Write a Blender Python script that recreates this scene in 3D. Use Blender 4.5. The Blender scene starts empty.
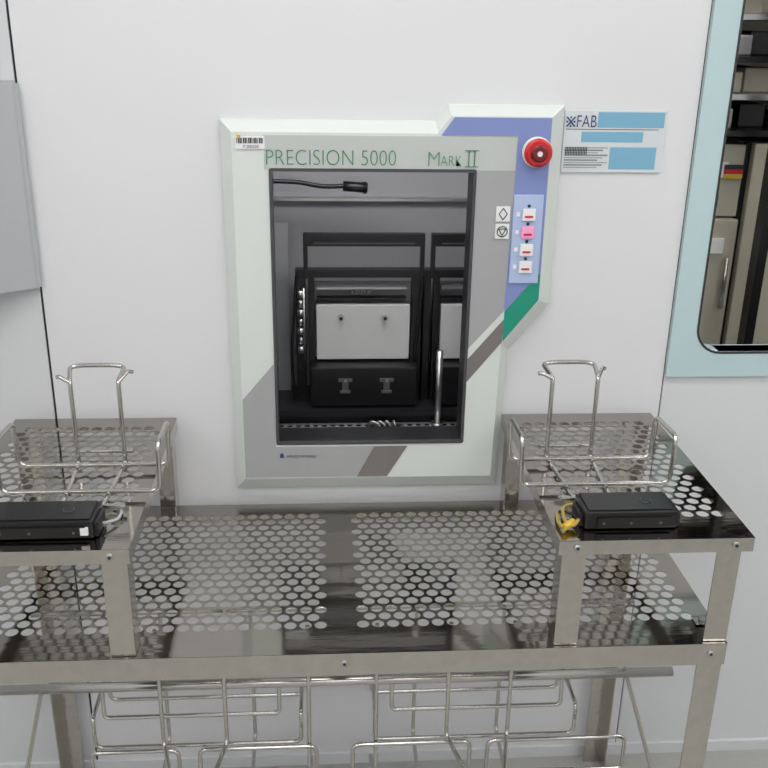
import bpy, bmesh, math
from mathutils import Vector, Matrix
sc=bpy.context.scene
sc.view_settings.view_transform='Standard'
sc.view_settings.look='None'
sc.view_settings.exposure=0.0
COL=bpy.context.collection

def lin(c):
    return tuple(((v/255)/12.92 if v/255<=0.04045 else ((v/255+0.055)/1.055)**2.4) for v in c)+(1.0,)
def mat(name,rgb,rough=.5,metal=0.,noise=0.,nscale=30.,bump=0.,emit=None,estr=0.,coat=0.,stretch=None):
    m=bpy.data.materials.new(name); m.use_nodes=True
    nt=m.node_tree; b=nt.nodes['Principled BSDF']
    c=lin(rgb)
    b.inputs['Base Color'].default_value=c
    b.inputs['Roughness'].default_value=rough
    b.inputs['Metallic'].default_value=metal
    b.inputs['Coat Weight'].default_value=coat
    if emit: 
        b.inputs['Emission Color'].default_value=lin(emit); b.inputs['Emission Strength'].default_value=estr
    tc=nt.nodes.new('ShaderNodeTexCoord'); mp=nt.nodes.new('ShaderNodeMapping')
    nt.links.new(tc.outputs['Object'],mp.inputs['Vector'])
    if stretch: mp.inputs['Scale'].default_value=stretch
    n=nt.nodes.new('ShaderNodeTexNoise'); n.inputs['Scale'].default_value=nscale; n.inputs['Detail'].default_value=3
    nt.links.new(mp.outputs[0],n.inputs['Vector'])
    mx=nt.nodes.new('ShaderNodeMix'); mx.data_type='RGBA'
    k=max(noise,0.015)
    mx.inputs[6].default_value=tuple(v*(1-k) for v in c[:3])+(1,)
    mx.inputs[7].default_value=tuple(min(1,v*(1+k)) for v in c[:3])+(1,)
    nt.links.new(n.outputs[0],mx.inputs[0]); nt.links.new(mx.outputs[2],b.inputs['Base Color'])
    if bump>0:
        bp=nt.nodes.new('ShaderNodeBump'); bp.inputs['Strength'].default_value=bump; bp.inputs['Distance'].default_value=0.002
        nt.links.new(n.outputs[0],bp.inputs['Height']); nt.links.new(bp.outputs[0],b.inputs['Normal'])
    return m
M=dict(
 wall=mat('wall_panel_white',(215,216,218),.36,noise=.01,nscale=3),
 wall2=mat('wall_panel_grey',(208,210,212),.4,noise=.01,nscale=3),
 ceil=mat('ceiling_white',(225,225,225),.8),
 floor=mat('floor_vinyl',(165,165,160),.35,noise=.08,nscale=90),
 seam=mat('seam_gasket',(38,40,42),.7),
 steel=mat('stainless_sheet',(162,158,151),.075,1.,noise=.06,nscale=14,bump=.09,stretch=(1,4,1)),
 steel2=mat('stainless_frame',(194,190,183),.17,1.,noise=.12,nscale=60,bump=.4),
 wire=mat('electropolished_wire',(200,198,193),.14,1.),
 mint=mat('panel_mint',(209,215,211),.42),
 band=mat('panel_light_grey',(184,189,186),.42),
 pgrey=mat('panel_grey',(160,161,162),.42),
 pdark=mat('panel_dark_stripe',(118,113,110),.42),
 blue=mat('panel_periwinkle',(124,138,190),.4),
 teal=mat('panel_teal',(28,142,118),.4),
 textg=mat('text_green',(70,132,96),.5),
 lilac=mat('keypad_lilac',(170,186,218),.4),
 white=mat('label_white',(228,228,228),.4),
 pink=mat('key_pink',(232,160,195),.4,emit=(240,90,170),estr=.12),
 red=mat('estop_red',(200,22,30),.3,coat=.4),
 dred=mat('estop_dark',(110,25,28),.35),
 ink=mat('ink_dark',(40,42,50),.5),
 inkred=mat('ink_red',(190,40,50),.5),
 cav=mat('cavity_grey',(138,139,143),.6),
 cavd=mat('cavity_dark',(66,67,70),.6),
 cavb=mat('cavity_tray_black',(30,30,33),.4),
 black=mat('black_anodised',(14,14,16),.34),
 bplast=mat('black_plastic',(14,14,16),.28,noise=.05),
 ipanel=mat('loader_white_panel',(196,197,197),.4),
 silver=mat('silver_detail',(190,190,190),.3,1.),
 clamp=mat('clamp_grey',(120,120,122),.35,.8),
 sign=mat('sign_plate',(205,210,212),.3),
 sblue=mat('sign_blue_block',(118,170,196),.45),
 navy=mat('sign_navy',(30,60,110),.45),
 frame=mat('window_frame_aqua',(180,203,205),.3),
 rubber=mat('window_rubber',(45,48,48),.6),
 beige=mat('cabinet_beige',(180,176,158),.5,noise=.04),
 brown=mat('backroom_dark',(95,93,82),.6,noise=.15,nscale=6),
 yellow=mat('tag_yellow',(205,170,50),.5),
 tan=mat('tape_tan',(165,140,70),.5),
 boxg=mat('wall_box_grey',(172,175,178),.4),
 lamp=mat('lamp_diffuser',(255,255,255),.5,emit=(255,253,252),estr=7.7),
 fill_glow=mat('fill_emitter',(255,255,255),.5,emit=(255,252,250),estr=11.0),  # glow for the added, unseen fill emitters only
)
def empty(name):
    o=bpy.data.objects.new(name,None); o.empty_display_size=.05; COL.objects.link(o); return o
def finish(name,me,m,parent):
    o=bpy.data.objects.new(name,me); COL.objects.link(o)
    if m is not None: me.materials.append(M[m])
    if parent is not None: o.parent=parent
    return o
def box(name,x0,x1,y0,y1,z0,z1,m,parent=None,bev=0.):
    me=bpy.data.meshes.new(name); bm=bmesh.new()
    bmesh.ops.create_cube(bm,size=1.)
    for v in bm.verts:
        v.co=Vector(((x0+x1)/2+v.co.x*(x1-x0),(y0+y1)/2+v.co.y*(y1-y0),(z0+z1)/2+v.co.z*(z1-z0)))
    if bev>0: bmesh.ops.bevel(bm,geom=bm.edges[:],offset=bev,segments=2,profile=.7,affect='EDGES')
    bm.to_mesh(me); bm.free()
    return finish(name,me,m,parent)
def prism(name,pts,y0,y1,m,parent=None,bev=0.,axis='y'):
    """polygon in XZ extruded along y (or XY polygon extruded along z)"""
    me=bpy.data.meshes.new(name); bm=bmesh.new()
    f=(lambda x,z,y:(x,y,z)) if axis=='y' else (lambda x,y,z:(x,y,z))
    a=[bm.verts.new(f(x,z,y0)) for x,z in pts]; b=[bm.verts.new(f(x,z,y1)) for x,z in pts]
    bm.faces.new(a); bm.faces.new(b[::-1]); n=len(pts)
    for i in range(n): bm.faces.new((a[i],b[i],b[(i+1)%n],a[(i+1)%n]))
    bmesh.ops.recalc_face_normals(bm,faces=bm.faces[:])
    if bev>0: bmesh.ops.bevel(bm,geom=bm.edges[:],offset=bev,segments=2,affect='EDGES')
    bm.to_mesh(me); bm.free()
    return finish(name,me,m,parent)
def cyl(name,p0,p1,r,m,parent=None,seg=24,r2=None,bev=0.):
    p0=Vector(p0);p1=Vector(p1);d=p1-p0
    me=bpy.data.meshes.new(name); bm=bmesh.new()
    bmesh.ops.create_cone(bm,cap_ends=True,segments=seg,radius1=r,radius2=r if r2 is None else r2,depth=d.length)
    if bev>0: bmesh.ops.bevel(bm,geom=[e for e in bm.edges if len(e.link_faces)==2 and any(len(f.verts)>4 for f in e.link_faces)],offset=bev,segments=3,affect='EDGES')
    q=d.to_track_quat('Z','Y').to_matrix().to_4x4(); q.translation=(p0+p1)/2
    bmesh.ops.transform(bm,matrix=q,verts=bm.verts[:])
    for f in bm.faces: f.smooth=len(f.verts)<=4
    bm.to_mesh(me); bm.free()
    return finish(name,me,m,parent)
def fillet(pts,rad,closed=False,n=6):
    P=[Vector(p) for p in pts]; out=[]; N=len(P)
    for i in range(N):
        if not closed and i in (0,N-1): out.append(P[i]); continue
        a=P[i-1]-P[i]; b=P[(i+1)%N]-P[i]; r=min(rad,a.length*.49,b.length*.49)
        s=P[i]+a.normalized()*r; e=P[i]+b.normalized()*r
        for k in range(n+1):
            t=k/n; out.append(s*(1-t)**2+P[i]*2*t*(1-t)+e*t*t)
    return out
def wire(name,pts,r,m,parent=None,rad=.012,closed=False):
    cu=bpy.data.curves.new(name,'CURVE'); cu.dimensions='3D'; cu.bevel_depth=r; cu.bevel_resolution=3; cu.use_fill_caps=True
    Q=fillet(pts,rad,closed); s=cu.splines.new('POLY'); s.points.add(len(Q)-1)
    for p,q in zip(s.points,Q): p.co=(q.x,q.y,q.z,1)
    s.use_cyclic_u=closed; s.use_smooth=True
    o=bpy.data.objects.new(name,cu); COL.objects.link(o); cu.materials.append(M[m]); o.parent=parent
    return o
def text(name,body,x,z,y,w,h,m,parent,off=0.,ls=1.):
    cu=bpy.data.curves.new(name,'FONT'); cu.body=body; cu.size=1; cu.offset=off; cu.extrude=.0; cu.space_character=ls
    o=bpy.data.objects.new(name,cu); COL.objects.link(o); cu.materials.append(M[m])
    bpy.context.view_layer.update()
    bb=[Vector(c) for c in o.bound_box]; x0=min(c.x for c in bb);x1=max(c.x for c in bb);y0=min(c.y for c in bb);y1=max(c.y for c in bb)
    sx=w/(x1-x0); sy=h/(y1-y0)
    o.rotation_euler=(math.pi/2,0,0); o.scale=(sx,sy,1); o.location=(x-x0*sx,y,z-y0*sy); o.parent=parent
    return o
def perf(name,X0,X1,Y0,Y1,z,regions,p,d,m,parent,th=.0015,seg=16):
    """flat sheet with staggered round holes inside the region rectangles (same y range); hole rims have thickness th"""
    me=bpy.data.meshes.new(name); bm=bmesh.new()
    def up(vs):
        f=bm.faces.new(vs); f.normal_update()
        if f.normal.z<0: f.normal_flip()
    def rect(x0,x1,y0,y1):
        if x1-x0<1e-6 or y1-y0<1e-6: return
        up([bm.verts.new(c) for c in ((x0,y0,z),(x1,y0,z),(x1,y1,z),(x0,y1,z))])
    r=p*.866; done=[]
    def cell(cx,cy):
        o=[];inn=[];low=[]
        for k in range(seg):
            a=2*math.pi*(k+.5)/seg; c,s=math.cos(a),math.sin(a)
            inn.append(bm.verts.new((cx+d/2*c,cy+d/2*s,z))); low.append(bm.verts.new((cx+d/2*c,cy+d/2*s,z-th)))
            t=min((p/2)/max(abs(c),1e-9),(r/2)/max(abs(s),1e-9))
            o.append(bm.verts.new((cx+t*c,cy+t*s,z)))
        cor=[Vector((cx+sx*p/2,cy+sy*r/2,z)) for sx,sy in ((1,1),(-1,1),(-1,-1),(1,-1))]
        for k in range(seg):
            k2=(k+1)%seg
            va,vb=o[k].co,o[k2].co; f=[inn[k],o[k]]
            if abs(va.x-vb.x)>1e-5 and abs(va.y-vb.y)>1e-5:
                cc=min(cor,key=lambda q:(q-va).length+(q-vb).length); f.append(bm.verts.new(cc))
            f+=[o[k2],inn[k2]]
            up(f)
            bm.faces.new((inn[k],inn[k2],low[k2],low[k]))
    ya=yb=None
    for (x0,x1,y0,y1) in regions:
        nc=int((x1-x0)/p+.01); nr=int((y1-y0)/r+.01); 
        xs=(x0+x1)/2-nc*p/2; ys=(y0+y1)/2-nr*r/2
        for i in range(nr):
            cy=ys+(i+.5)*r
            if i%2==0:
                for j in range(nc): cell(xs+(j+.5)*p,cy)
            else:
                rect(xs,xs+p/2,cy-r/2,cy+r/2); rect(xs+nc*p-p/2,xs+nc*p,cy-r/2,cy+r/2)
                for j in range(nc-1): cell(xs+(j+1)*p,cy)
        done.append((xs,xs+nc*p)); ya,yb=ys,ys+nr*r
    rect(X0,X1,Y0,ya); rect(X0,X1,yb,Y1)
    cx=X0
    for a,b in done: rect(cx,a,ya,yb); cx=b
    rect(cx,X1,ya,yb)
    bm.to_mesh(me); bm.free()
    return finish(name,me,m,parent)

# ---------------- room ----------------
RX0,RX1,RY,RZ=-2.6,2.8,-3.8,2.7
mw=(-.100,.292,.875,1.443)     # machine opening
rw=(.775,1.69,1.063,2.10)      # window opening
wb=empty('wall_back')
T=.04
box('panel_1',RX0,-.556,0,T,0,RZ,'wall2',wb)
box('panel_2',-.551,mw[0],0,T,0,RZ,'wall',wb)
box('panel_3',mw[0],mw[1],0,T,0,mw[2],'wall',wb)
box('panel_4',mw[0],mw[1],0,T,mw[3],RZ,'wall',wb)
box('panel_5',mw[1],.7185,0,T,0,RZ,'wall',wb)
box('panel_6',.7215,rw[0],0,T,0,RZ,'wall2',wb)
box('panel_7',rw[0],rw[1],0,T,0,rw[2],'wall2',wb)
box('panel_8',rw[0],rw[1],0,T,rw[3],RZ,'wall2',wb)
box('panel_9',rw[1],RX1,0,T,0,RZ,'wall2',wb)
box('seam_gasket_1',-.556,-.551,.004,T,0,RZ,'seam',wb)
box('seam_gasket_2',.7185,.7215,.004,T,0,RZ,'seam',wb)
box('floor',RX0,RX1,RY,T,-.05,0,'floor')
box('ceiling',RX0,RX1,RY,1.6,RZ,RZ+.05,'ceil')
box('wall_left',RX0-.05,RX0,RY,T,0,RZ,'wall')
box('wall_right',RX1,RX1+.05,RY,T,0,RZ,'wall')
box('wall_front',RX0,RX1,RY-.05,RY,0,RZ,'wall')
box('baseboard_back',RX0,RX1,-.008,0,0,.03,'wall2')
lp=empty('ceiling_light_panels')
k=0
for cx in (-1.75,0.05,1.85):
    for cy in (-.75,-1.9,-3.0):
        k+=1
        box('diffuser_%d'%k,cx-.55,cx+.55,cy-.22,cy+.22,RZ-.012,RZ-.004,'lamp',lp)
        for nm,a in (('a',(cx-.58,cx+.58,cy-.25,cy-.22)),('b',(cx-.58,cx+.58,cy+.22,cy+.25)),('c',(cx-.58,cx-.55,cy-.22,cy+.22)),('d',(cx+.55,cx+.58,cy-.22,cy+.22))):
            box('trim_%d%s'%(k,nm),*a,RZ-.02,RZ-.001,'steel2',lp)

# ---------------- right window ----------------
wn=empty('window_1')
def rrect(x0,x1,z0,z1,r,n=8):
    P=[]
    for cx,cz,a0 in ((x1-r,z1-r,0),(x0+r,z1-r,90),(x0+r,z0+r,180),(x1-r,z0+r,270)):
        for i in range(n+1):
            a=math.radians(a0+90*i/n); P.append((cx+r*math.cos(a),cz+r*math.sin(a)))
    return P
def ring(name,outer,inner,y0,y1,m,parent):
    me=bpy.data.meshes.new(name); bm=bmesh.new(); n=len(outer)
    V=[[bm.verts.new((x,y,z)) for x,z in L] for L,y in ((outer,y0),(inner,y0),(outer,y1),(inner,y1))]
    for i in range(n):
        j=(i+1)%n
        bm.faces.new((V[0][i],V[0][j],V[1][j],V[1][i])); bm.faces.new((V[2][i],V[3][i],V[3][j],V[2][j]))
        bm.faces.new((V[0][i],V[2][i],V[2][j],V[0][j])); bm.faces.new((V[1][i],V[1][j],V[3][j],V[3][i]))
    bmesh.ops.recalc_face_normals(bm,faces=bm.faces[:]); bm.to_mesh(me); bm.free()
    return finish(name,me,m,parent)
ring('frame',rrect(.722,1.745,1.009,2.155,.002),rrect(.777,1.69,1.063,2.10,.055),-.008,.045,'frame',wn)
ring('rubber_gasket',rrect(.7745,1.6925,1.0605,2.1025,.057),rrect(.779,1.688,1.065,2.098,.053),-.0090,-.0075,'rubber',wn)
br=empty('equipment_room_rack')
box('backing_panel',.55,2.4,1.35,1.4,0,RZ,'brown',br)
box('side_panel_1',.56,.60,T,1.35,0,RZ,'brown',br)
box('side_panel_2',2.36,2.4,T,1.35,0,RZ,'brown',br)
box('post_1',1.125,1.150,.50,.54,0,2.4,'black',br)
box('post_2',.985,1.00,.85,.88,1.3,2.4,'black',br)
for i,z in enumerate((1.44,1.53,1.62,1.72,1.84)):
    box('shelf_%d'%(i+1),.8,2.0,.6,1.0,z,z+.014,'silver' if i%2 else 'black',br)
    box('module_%d'%(i+1),1.01+.01*i,1.07+.012*i,.65,.95,z+.015,z+.065,'beige' if i%2 else 'silver',br,.004)
    box('module_b_%d'%(i+1),1.10,1.17,.68,.95,z+.015,z+.075,'black' if i%2==0 else 'beige',br,.004)
    box('module_c_%d'%(i+1),1.18,1.5,.65,.95,z+.015,z+.060,'silver' if i%2==0 else 'cav',br,.004)
box('cabinet_1',.86,1.115,.62,1.1,.0,1.22,'beige',br,.005)
box('cabinet_2',1.13,1.7,.62,1.1,.0,1.42,'beige',br,.005)
box('cabinet_3',.80,1.115,.64,1.1,1.225,1.415,'beige',br,.005)
box('cabinet_gap',1.116,1.129,.64,.66,.0,1.42,'black',br)
box('label_white',1.02,1.07,.632,.64,1.33,1.37,'white',br)
for i,(mm,z) in enumerate((('ink',1.352),('inkred',1.340),('yellow',1.328))): box('label_stripe_%d'%i,1.06,1.11,.628,.632,z,z+.012,mm,br)
box('label_b',1.03,1.08,.612,.62,1.13,1.17,'white',br)
box('label_c',1.02,1.055,.632,.64,1.25,1.285,'ink',br)
cyl('handle_1',(1.09,.60,.98),(1.09,.60,1.12),.006,'silver',br)
cyl('pipe_1',(1.20,.42,0.5),(1.20,.42,2.3),.010,'black',br)
box('room_fill_light',.8,1.6,.25,.40,2.45,2.47,'fill_glow',br)  # added out-of-view emitter, brightens the space behind the window

# ---------------- left wall boxes ----------------
wbx=empty('wall_mounted_cabinet')
prism('body',[(-.546,-.002),(-.552,-.015),(-.86,-.225),(-1.25,-.225),(-1.25,-.002)],1.203,1.592,'boxg',wbx,.005,axis='z')
box('lower_trim',-1.24,-.87,-.229,-.225,1.21,1.585,'wall2',wbx,.002)
w2=empty('wall_mounted_cabinet.001')
prism('body',[(-.575,-.002),(-.585,-.020),(-.80,-.12),(-1.2,-.12),(-1.2,-.002)],1.668,1.95,'boxg',w2,.005,axis='z')
box('door_strip',-1.19,-.81,-.124,-.12,1.675,1.94,'wall2',w2,.002)

# ---------------- machine ----------------
mc=empty('semiconductor_process_machine')
outer=[(-.189,1.528),(.214,1.528),(.236,1.559),(.457,1.559),(.457,1.172),(.378,1.075),(.372,.765),(-.187,.765)]
inner=[(-.167,1.508),(.216,1.508),(.240,1.540),(.431,1.540),(.431,1.185),(.360,1.096),(.354,.797),(-.167,.797)]
me=bpy.data.meshes.new('bezel'); bm=bmesh.new()
A=[bm.verts.new((x,0.0,z)) for x,z in outer]; A2=[bm.verts.new((x,-.012,z)) for x,z in outer]; B=[bm.verts.new((x,-.036,z)) for x,z in inner]
for i in range(8):
    j=(i+1)%8
    bm.faces.new((A[i],A[j],A2[j],A2[i])); bm.faces.new((A2[i],A2[j],B[j],B[i]))
ox0,ox1,oz0,oz1=-.097,.289,.878,1.440
def fpoly(pts): bm.faces.new([bm.verts.new((x,-.036,z)) for x,z in pts])
fpoly([(-.167,oz1),(-.167,1.508),(.216,1.508),(.24,1.54),(.431,1.54),(.431,oz1)])
fpoly([(-.167,.797),(-.167,oz1),(ox0,oz1),(ox0,.797)])
fpoly([(ox0,.797),(ox0,oz0),(ox1,oz0),(ox1,.797)])
fpoly([(ox1,.797),(ox1,oz1),(.431,oz1),(.431,1.185),(.360,1.096),(.354,.797)])
bmesh.ops.recalc_face_normals(bm,faces=bm.faces[:]); bm.to_mesh(me); bm.free()
finish('bezel',me,'mint',mc)
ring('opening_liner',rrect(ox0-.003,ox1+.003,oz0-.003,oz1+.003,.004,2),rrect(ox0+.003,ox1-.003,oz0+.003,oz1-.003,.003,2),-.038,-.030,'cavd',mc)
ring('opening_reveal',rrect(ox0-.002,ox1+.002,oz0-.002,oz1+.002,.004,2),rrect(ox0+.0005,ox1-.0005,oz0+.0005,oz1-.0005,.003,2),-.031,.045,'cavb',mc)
Y=-.036
def plate(n,pts,m,l=1): return prism(n,pts,Y-.0008*l,Y-.0001,m,mc)
plate('band_grey',[(-.108,1.441),(-.108,1.503),(.366,1.503),(.366,1.441)],'band')
plate('strip_grey',[(.2925,1.441),(.366,1.441),(.366,1.172),(.361,1.164),(.2925,1.085)],'pgrey')
plate('stripe_dark_upper',[(.364,1.149),(.3605,1.098),(.2925,1.012),(.2925,1.062)],'pdark')
plate('corner_grey',[(-.101,1.054),(-.101,.870),(.104,.870),(.068,.800),(-.166,.800),(-.166,.977)],'pgrey')
plate('stripe_dark_lower',[(.104,.870),(.174,.870),(.132,.800),(.068,.800)],'pdark',2)
plate('blue_field',[(.222,1.505),(.246,1.538),(.429,1.538),(.429,1.244),(.361,1.164),(.366,1.395),(.367,1.505)],'blue',2)
plate('teal_field',[(.429,1.243),(.429,1.187),(.362,1.100),(.362,1.163)],'teal',2)
text('lettering_main','PRECISION 5000',-.104,1.449,-.0385,.242,.028,'textg',mc,off=-.020)
text('lettering_sub_m','M',.199,1.449,-.0385,.021,.026,'textg',mc,off=-.020)
text('lettering_sub','ARK',.222,1.449,-.0385,.040,.019,'textg',mc,off=-.016)
for i,x in enumerate((.2755,.2865)): box('numeral_bar_%d'%i,x-.0011,x+.0011,-.0386,-.0375,1.447,1.478,'textg',mc)
for i,z in enumerate((1.447,1.4768)): box('numeral_serif_%d'%i,.268,.294,-.0386,-.0375,z,z+.0015,'textg',mc)
text('maker_lettering','APPLIED MATERIALS',-.080,.846,-.0385,.062,.006,'ink',mc)
prism('maker_logo',[(-.093,.846),(-.093,.853),(-.089,.857),(-.085,.853),(-.085,.846)],-.0385,-.037,'navy',mc)
box('barcode_label',-.160,-.106,-.0385,-.036,1.478,1.500,'white',mc)
for i in range(16):
    box('bar_%d'%i,-.158+i*.0032,-.158+i*.0032+(.0022 if i%3 else .0012),-.0392,-.038,1.488,1.498,'ink',mc)
text('barcode_digits','P 200220',-.145,1.480,-.0392,.028,.005,'ink',mc)
box('barcode_tab',-.157,-.150,-.0388,-.038,1.498,1.503,'yellow',mc)
# emergency stop
cyl('estop_collar',(.404,-.036,1.476),(.404,-.044,1.476),.0285,'white',mc,40,bev=.002)
cyl('estop_ring',(.404,-.044,1.476),(.404,-.058,1.476),.0265,'red',mc,40,bev=.005)
cyl('estop_core',(.404,-.056,1.476),(.404,-.066,1.476),.016,'dred',mc,32,bev=.004)
cyl('estop_cap',(.404,-.066,1.476),(.404,-.068,1.476),.005,'white',mc,16)
# keypad
box('keypad_plate',.366,.424,-.041,-.036,1.222,1.396,'lilac',mc,.002)
for i,z in enumerate((1.359,1.3245,1.290,1.256)):
    box('key_%d'%(i+1),.384,.409,-.046,-.040,z-.012,z+.011,'pink' if i==1 else 'white',mc,.002)
    box('key_text_%d'%(i+1),.388,.404,-.0467,-.0455,z-.006,z-.002,'inkred',mc)
    cyl('key_dot_%d'%(i+1),(.396,-.040,z+.016),(.396,-.0425,z+.016),.0032,'ink',mc,12)
    box('key_mark_%d'%(i+1),.3725,.379,-.0418,-.0405,z-.004,z+.004,'white',mc)
for i,z in enumerate((1.359,1.325)):
    cx=.347
    box('icon_plate_%d'%(i+1),cx-.0135,cx+.0135,-.039,-.0362,z-.0145,z+.0145,'white',mc,.0005)
    if i==0: wire('icon_sign_1',[(cx,-.0395,z+.011),(cx+.008,-.0395,z),(cx,-.0395,z-.011),(cx-.008,-.0395,z)],.0009,'ink',mc,.001,True)
    else:
        wire('icon_sign_2',[(cx+.010*math.cos(a*math.pi/8),-.0395,z+.010*math.sin(a*math.pi/8)) for a in range(16)],.0009,'ink',mc,.001,True)
        wire('icon_sign_3',[(cx-.007,-.0395,z+.005),(cx+.007,-.0395,z+.005),(cx,-.0395,z-.008)],.0009,'ink',mc,.001,True)
# cavity
ca=empty('machine_cavity'); ca.parent=mc
CX0,CX1,CZ0,CZ1,CY1=-.30,.52,.70,1.75,.345
box('cavity_back',CX0,CX1,CY1,CY1+.01,CZ0,CZ1,'cav',ca)
box('cavity_left',CX0-.01,CX0,T,CY1,CZ0,CZ1,'cav',ca)
box('cavity_right',CX1,CX1+.01,T,CY1,CZ0,CZ1,'cav',ca)
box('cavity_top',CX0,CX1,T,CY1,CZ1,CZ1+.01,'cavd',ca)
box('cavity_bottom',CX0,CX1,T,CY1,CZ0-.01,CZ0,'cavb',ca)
box('cavity_fill_light',-.20,.45,.05,.11,1.54,1.55,'fill_glow',ca)  # added emitter hidden above the opening to lift the dark interior
box('partition_left',-.110,-.080,.31,.32,CZ0,1.27,'cav',ca)
box('header_rail',CX0,CX1,.325,.343,1.318,1.324,'silver',ca)
box('header_beam',CX0,CX1,.325,.344,1.40,1.60,'cavd',ca)
wire('overhead_cable',[(-.12,.24,1.376),(-.05,.24,1.374),(.00,.24,1.364),(.05,.24,1.366)],.005,'black',ca,.02)
cyl('overhead_actuator',(.045,.24,1.366),(.098,.24,1.362),.011,'black',ca)
box('actuator_bracket',.088,.096,.235,.245,1.35,1.375,'black',ca)
def loader(nm,dx,full=True):
    g=empty(nm); g.parent=ca; y=.24
    box('handle_bar',-.044+dx,.228+dx,y-.01,y+.008,1.234,1.263,'black',g,.003)
    box('handle_slot',-.02+dx,.205+dx,y-.0115,y-.009,1.240,1.243,'cavd',g)
    for i,x in enumerate((-.044,.218)): box('handle_post_%d'%i,x+dx,x+.010+dx,y-.01,y+.008,1.16,1.238,'black',g,.002)
    box('frame_top',-.063+dx,.232+dx,y,y+.03,1.160,1.178,'black',g,.002)
    box('frame_left',-.063+dx,-.040+dx,y,y+.03,.86,1.161,'black',g,.002)
    box('frame_left_inner',-.034+dx,-.020+dx,y,y+.03,.86,1.161,'black',g,.002)
    box('frame_right',.202+dx,.232+dx,y,y+.03,.86,1.161,'black',g,.002)
    box('body_back',-.03+dx,.21+dx,y+.04,y+.05,.86,1.140,'cav',g)
    box('rail_bar',-.015+dx,.19+dx,y+.005,y+.03,1.132,1.137,'silver',g)
    box('rail_bar_lower',-.015+dx,.19+dx,y+.01,y+.03,1.106,1.111,'black',g)
    for i in range(7): box('rail_tooth_%d'%i,.065+i*.007+dx,.0685+i*.007+dx,y+.005,y+.03,1.120,1.133,'clamp',g)
    box('cassette_panel',-.016+dx,.198+dx,y-.004,y+.01,.967,1.097,'ipanel',g,.002)
    for i,x in enumerate((.040,.141)):
        cyl('knob_%d'%i,(x+dx,y-.004,1.068),(x+dx,y-.012,1.068),.008,'silver',g,20)
        cyl('knob_c%d'%i,(x+dx,y-.012,1.068),(x+dx,y-.015,1.068),.004,'ink',g,12)
    box('base_block',-.03+dx,.215+dx,y-.05,y+.03,.868,.962,'black',g,.003)
    for i,x in enumerate((.049,.144)):
        box('clamp_bar_%d'%i,x-.016+dx,x+.016+dx,y-.056,y-.05,.929,.937,'clamp',g,.001)
        box('clamp_stem_%d'%i,x-.007+dx,x+.007+dx,y-.055,y-.05,.908,.929,'clamp',g,.001)
        box('clamp_foot_%d'%i,x-.012+dx,x+.012+dx,y-.058,y-.05,.902,.908,'clamp',g,.001)
        cyl('clamp_pin_%d'%i,(x+dx,y-.055,.933),(x+dx,y-.060,.933),.003,'silver',g,10)
    if full:
        for i in range(7):
            cyl('valve_%d'%i,(-.052+dx,y-.008,.985+i*.022),(-.052+dx,y-.008,1.001+i*.022),.005 if i%2 else .0075,'silver',g,14)
        cyl('valve_rod',(-.044+dx,y-.012,.97),(-.044+dx,y-.012,1.14),.0025,'silver',g,10)
    wire('side_hose',[(-.068+dx,y-.01,.87),(-.075+dx,y-.01,.98),(-.066+dx,y-.01,1.08),(-.060+dx,y-.01,1.17)],.0035,'black',g,.04)
loader('cassette_loader_1',0.); loader('cassette_loader_2',.286,False)
box('loader_bench',CX0,CX1,.18,CY1,.845,.862,'cavb',ca)
cyl('chrome_tube',(.262,.165,.825),(.262,.165,1.012),.0075,'silver',ca)
cyl('chrome_tube_foot',(.262,.165,.823),(.262,.165,.836),.014,'silver',ca)
perf('cavity_grille',CX0,CX1,.045,.198,.822,[(-.14,.36,.05,.195)],.020,.014,'cav',ca)
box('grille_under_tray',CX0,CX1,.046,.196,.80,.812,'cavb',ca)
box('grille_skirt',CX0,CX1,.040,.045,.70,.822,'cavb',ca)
box('grille_lip',CX0,CX1,.198,.21,.80,.840,'black',ca)
for i in range(4):
    wire('spring_%d'%i,[(.10+i*.018,.15,.826),(.105+i*.018,.15,.848),(.125+i*.012,.145,.842),(.13+i*.012,.14,.826)],.0024,'silver',ca,.01)
box('robot_foot',.095,.175,.13,.17,.823,.830,'cavb',ca,.002)

# ---------------- wall sign ----------------
sg=empty('wall_sign')
SX,SZ=.461,1.550
def sb(n,u0,v0,u1,v1,m,l=1): return box(n,SX+(u0-565)*.00194,SX+(u1-565)*.00194,-.0040-.0004*l,-.0035,SZ-(v1-111)*.00186,SZ-(v0-111)*.00186,m,sg)
box('plate',SX,SX+.198,-.004,0,SZ-.116,SZ,'sign',sg,.001)
sb('block_title',598,112.5,665,128,'sblue'); sb('block_mid',583,132,645,142.5,'sblue'); sb('block_low',613,147.5,660,170,'sblue')
for i in range(9): sb('text_line_%d'%i,567,147.6+i*2.5,611-(i%3)*5,148.9+i*2.5,'pdark' if i%2 else 'pgrey')
for i in range(14): sb('barcode_line_%d'%i,568+i*1.6,147.5,568.8+i*1.6,155,'ink',2)
sb('text_under',567,129.3,660,130.2,'pdark')
text('sign_lettering','FAB',SX+.024,SZ-.031,-.0048,.038,.022,'navy',sg,off=-.005)
for i,(a,b,c,d) in enumerate([(0,0,1,1),(0,1,1,0)]):
    wire('emblem_%d'%i,[(SX+.004+.016*a,-.005,SZ-.030+.018*b),(SX+.004+.016*c,-.005,SZ-.030+.018*d)],.0014,'navy',sg)
for i,(a,b) in enumerate([(.5,0.05),(.5,.95),(.05,.5),(.95,.5)]):
    cyl('emblem_dot_%d'%i,(SX+.004+.016*a,-.0035,SZ-.030+.018*b),(SX+.004+.016*a,-.0052,SZ-.030+.018*b),.0018,'navy',sg,10)

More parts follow.
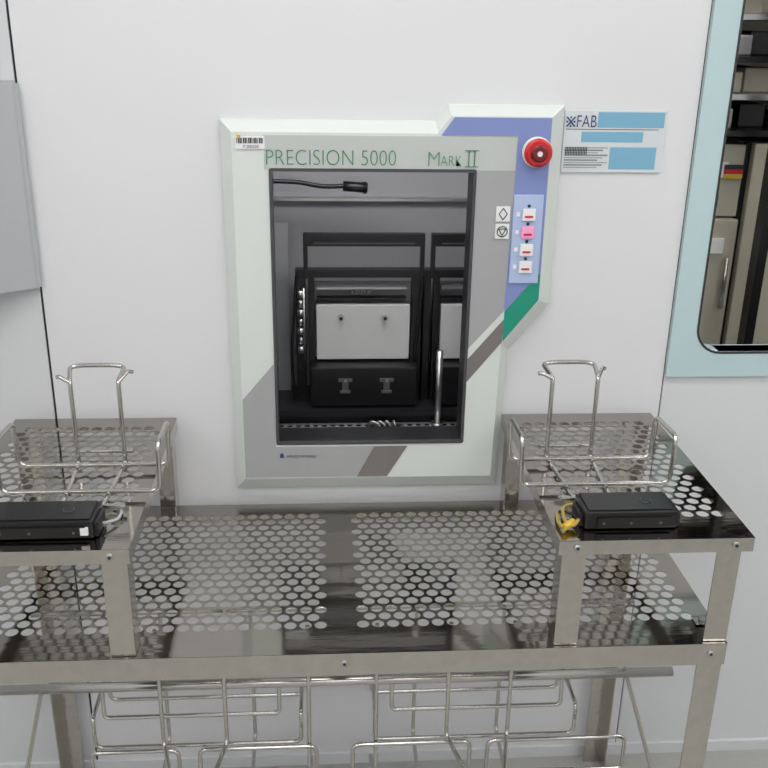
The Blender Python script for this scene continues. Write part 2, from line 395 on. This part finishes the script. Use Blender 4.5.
# ---------------- workbench ----------------
wbn=empty('stainless_steel_workbench')
TX0,TX1,YF,YB,ZT,ZS=-.622,.677,-.5425,-.024,.730,.934
PP,DD=.0260,.0216
perf('table_top',TX0,TX1,YF,YB,ZT,[(.004-PP*23,.004,-.482,-.060),(.051,.051+PP*23,-.482,-.060)],PP,DD,'steel',wbn)
box('apron_front',TX0,TX1,YF,YF+.003,ZT-.043,ZT-.0005,'steel2',wbn,.0008)
box('apron_back',TX0,TX1,YB-.003,YB,ZT-.043,ZT-.0005,'steel2',wbn)
box('apron_left',TX0,TX0+.003,YF+.003,YB-.003,ZT-.043,ZT-.0005,'steel2',wbn)
box('apron_right',TX1-.003,TX1,YF+.003,YB-.003,ZT-.043,ZT-.0005,'steel2',wbn)
def angle(n,x,y,sx,sy,z0,z1,w=.043,t=.003,par=None):
    xa,xb=sorted((x,x+sx*w)); ya,yb=sorted((y,y+sy*t)); box(n+'_face',xa,xb,ya,yb,z0,z1,'steel2',par,.0006)
    xa,xb=sorted((x,x+sx*t)); ya,yb=sorted((y+sy*t,y+sy*w)); box(n+'_side',xa,xb,ya,yb,z0,z1,'steel2',par,.0006)
for i,(x,y,sx,sy) in enumerate(((TX0+.003,YF+.003,1,1),(TX1-.003,YF+.003,-1,1),(TX0+.003,YB-.003,1,-1),(TX1-.003,YB-.003,-1,-1))):
    angle('leg_%d'%(i+1),x,y,sx,sy,.0,ZT-.002,par=wbn)
def screw(n,x,y,z,par): 
    cyl(n,(x,y,z),(x,y-.003,z),.006,'silver',par,16,bev=.001); cyl(n+'_hex',(x,y-.003,z),(x,y-.0035,z),.003,'ink',par,6)
for i,x in enumerate((-.58,.03,.65)): screw('apron_bolt_%d'%i,x,YF,ZT-.020,wbn)
def riser(n,x0,x1,reg):
    g=empty(n)
    perf('shelf_top',x0,x1,YF-.0,YB,ZS,[reg],PP,.0210,'steel',g)
    box('apron_front',x0,x1,YF,YF+.003,ZS-.026,ZS-.0005,'steel2',g,.0006)
    box('apron_back',x0,x1,YB-.003,YB,ZS-.026,ZS-.0005,'steel2',g)
    box('apron_left',x0,x0+.003,YF+.003,YB-.003,ZS-.026,ZS-.0005,'steel2',g)
    box('apron_right',x1-.003,x1,YF+.003,YB-.003,ZS-.026,ZS-.0005,'steel2',g)
    a=max(x0+.008,TX0+.001); b=min(x1-.006,TX1-.001)
    for i,(x,y,sx,sy) in enumerate(((a,YF+.006,1,1),(b,YF+.006,-1,1),(a,YB-.006,1,-1),(b,YB-.006,-1,-1))):
        angle('post_%d'%(i+1),x,y,sx,sy,ZT+.0010,ZS-.002,w=.040,par=g)
    for i,x in enumerate((x0+.03,x1-.03)): screw('bolt_%d'%i,x,YF,ZS-.013,g)
    for i,(x,s) in enumerate(((a,1),(b,-1))):
        xa,xb=sorted((x+s*.005,x+s*.035)); box('tab_%d'%i,xa,xb,YF+.05,YF+.075,ZT+.0010,ZT+.0035,'steel2',g,.0006)
        cyl('tab_bolt_%d'%i,((xa+xb)/2,YF+.0625,ZT+.0035),((xa+xb)/2,YF+.0625,ZT+.0085),.006,'silver',g,6)
    return g
riser('stainless_steel_riser_shelf',.372,.692,(.532-PP*5.5,.532+PP*5.5,-.482,-.058))
riser('stainless_steel_riser_shelf.001',-.628,-.303,(-.466-PP*5.5,-.466+PP*5.5,-.482,-.058))

def rack(n,cx,du=-.016):
    g=empty(n); r=.0042; z0=ZS+.0045
    u=cx+du
    wire('cradle_back_frame',[(u-.030,-.435,z0),(u-.042,-.246,z0),(u-.042,-.246,1.100),(u-.052,-.200,1.110),(u-.030,-.196,1.112),(u+.026,-.196,1.112),(u+.046,-.200,1.110),(u+.042,-.246,1.100),(u+.042,-.246,z0),(u+.034,-.435,z0)],r,'wire',g,.010)
    wire('horn_1',[(u-.042,-.246,1.098),(u-.060,-.240,1.106),(u-.066,-.234,1.104)],r*.9,'wire',g,.006)
    wire('horn_2',[(u+.042,-.246,1.098),(u+.056,-.222,1.110),(u+.062,-.216,1.106)],r*.9,'wire',g,.006)
    z1=z0+.0085
    a,b=cx-.133,cx+.133; yf,yb=-.372,-.268
    wire('side_loops',[(a,yf,z1),(a-.002,yf,1.036),(a-.002,yb,1.031),(a,yb,z1),(b,yb,z1),(b+.002,yb,1.031),(b+.002,yf,1.036),(b,yf,z1)],r,'wire',g,.016,True)
    wire('base_rail_1',[(cx-.075,-.425,z1),(cx+.085,-.425,z1)],r,'wire',g)
    wire('base_rail_2',[(u-.05,-.21,z1),(u+.05,-.21,z1)],r,'wire',g)
    return g
rack('wire_cassette_cradle',.475); rack('wire_cassette_cradle.001',-.414,.008)

def device(n,x0,x1,flip=1):
    g=empty(n); z=ZS+.0015; y0,y1=-.510,-.440
    box('body',x0,x1,y0,y1,z,z+.030,'bplast',g,.005)
    box('lid',x0+.006,x1-.006,y0+.006,y1-.004,z+.030,z+.0325,'bplast',g,.001)
    box('rib_front',x0+.02,x1-.012,y0-.004,y0+.002,z+.004,z+.022,'black',g,.002)
    box('end_cap_1',x0-.006,x0+.004,y0+.010,y1-.012,z,z+.020,'black',g,.002)
    box('end_cap_2',x1-.004,x1+.006,y0+.006,y1-.012,z,z+.024,'black',g,.002)
    lx=x1-.045
    cyl('lens_ring',(lx,-.475,z+.0325),(lx,-.475,z+.0340),.009,'clamp',g,24)
    cyl('lens',(lx,-.475,z+.0340),(lx,-.475,z+.0348),.0076,'bplast',g,24)
    for i,xx in enumerate((x0+.03,x0+.075,x1-.03)): cyl('screw_%d'%i,(xx,y0-.004,z+.013),(xx,y0-.006,z+.013),.0020,'clamp',g,10)
    if flip: box('qr_label',x1-.020,x1-.008,y0-.0045,y0-.0005,z+.008,z+.021,'white',g)
    return g
d1=device('black_barcode_sensor',.420,.574,0); d2=device('black_barcode_sensor.001',-.535,-.362)
cb=empty('sensor_connector_cable')
wire('lead',[(.412,-.50,ZS+.014),(.400,-.515,ZS+.010),(.392,-.49,ZS+.006),(.400,-.44,ZS+.006),(.45,-.42,ZS+.006)],.003,'tan',cb,.015)
cyl('plug',(.385,-.515,ZS+.009),(.404,-.500,ZS+.011),.006,'yellow',cb,16)
wire('tail',[(.385,-.515,ZS+.009),(.380,-.495,ZS+.006),(.386,-.46,ZS+.005)],.0028,'tan',cb,.01)
cb2=empty('sensor_connector_cable.001')
wire('lead',[(-.355,-.48,ZS+.012),(-.335,-.46,ZS+.006),(-.335,-.42,ZS+.004),(-.37,-.405,ZS+.004)],.0025,'boxg',cb2,.015)

# ---------------- hanging wire rack under the bench ----------------
hr=empty('under_bench_wire_rack')
r=.0042; yh=-.36
cyl('support_tube',(TX0+.006,yh,.530),(TX1-.006,yh,.530),.0095,'wire',hr,20)
cyl('support_tube_back',(TX0+.006,-.12,.530),(TX1-.006,-.12,.530),.0065,'wire',hr,20)
for i,cx in enumerate((-.25,.295)):
    wire('hanger_%d'%i,[(cx-.17,yh,.528),(cx-.17,yh-.004,.462),(cx+.16,yh-.004,.462),(cx+.16,yh,.528)],r,'wire',hr,.010)
    for j,dx in enumerate((-.062,.058)):
        wire('drop_%d_%d'%(i,j),[(cx+dx,yh-.008,.66),(cx+dx,yh-.008,.40),(cx+dx+(.04 if j==0 else -.03),-.50,.385)],r,'wire',hr,.015)
    wire('side_loop_%d'%i,[(cx-.20,-.34,.37),(cx-.20,-.34,.44),(cx-.20,-.20,.44),(cx-.20,-.20,.37),(cx+.2,-.20,.37),(cx+.2,-.20,.44),(cx+.2,-.34,.44),(cx+.2,-.34,.37)],r,'wire',hr,.016,True)
    for j,dx in enumerate((-.10,.09)):
        wire('rear_drop_%d_%d'%(i,j),[(cx+dx,-.128,.53),(cx+dx,-.128,.20),(cx+dx,-.30,.18)],r,'wire',hr,.015)
for i,x in enumerate((-.034,.095)):
    wire('long_drop_%d'%i,[(x,yh-.006,.66),(x,yh-.006,.22),(x,-.20,.20)],r,'wire',hr,.015)
for i,(a,b) in enumerate(((-.45,-.285),(-.245,-.02),(.050,.28),(.315,.59))):
    wire('low_rail_%d'%i,[(a,-.374,.27),(a,-.374,.388),(b,-.374,.388),(b,-.374,.27)],r,'wire',hr,.016)
    wire('low_rail_b_%d'%i,[(a+.02,-.44,.22),(a+.02,-.44,.372),(b-.02,-.44,.372),(b-.02,-.44,.22)],r,'wire',hr,.016)
wire('brace_right',[(.577,yh,.54),(.66,-.36,.285)],r,'wire',hr)
wire('brace_left',[(-.53,yh,.53),(-.60,-.36,.26)],r,'wire',hr)

# ---------------- camera ----------------
cd=bpy.data.cameras.new('camera'); cd.sensor_width=36; cd.lens=36*937.94/768; cd.clip_start=.02
co=bpy.data.objects.new('camera',cd); COL.objects.link(co)
p,yw,ro=.36732,-.06844,.01653
Rm=Matrix.Rotation(yw,3,'Z')@Matrix.Rotation(math.pi/2-p,3,'X')@Matrix.Rotation(ro,3,'Z')
co.matrix_world=Matrix.Translation((0,-1.824,1.6987))@Rm.to_4x4()
sc.camera=co
w=bpy.data.worlds.new('world'); sc.world=w; w.use_nodes=True
w.node_tree.nodes['Background'].inputs[0].default_value=(.8,.82,.85,1); w.node_tree.nodes['Background'].inputs[1].default_value=.3
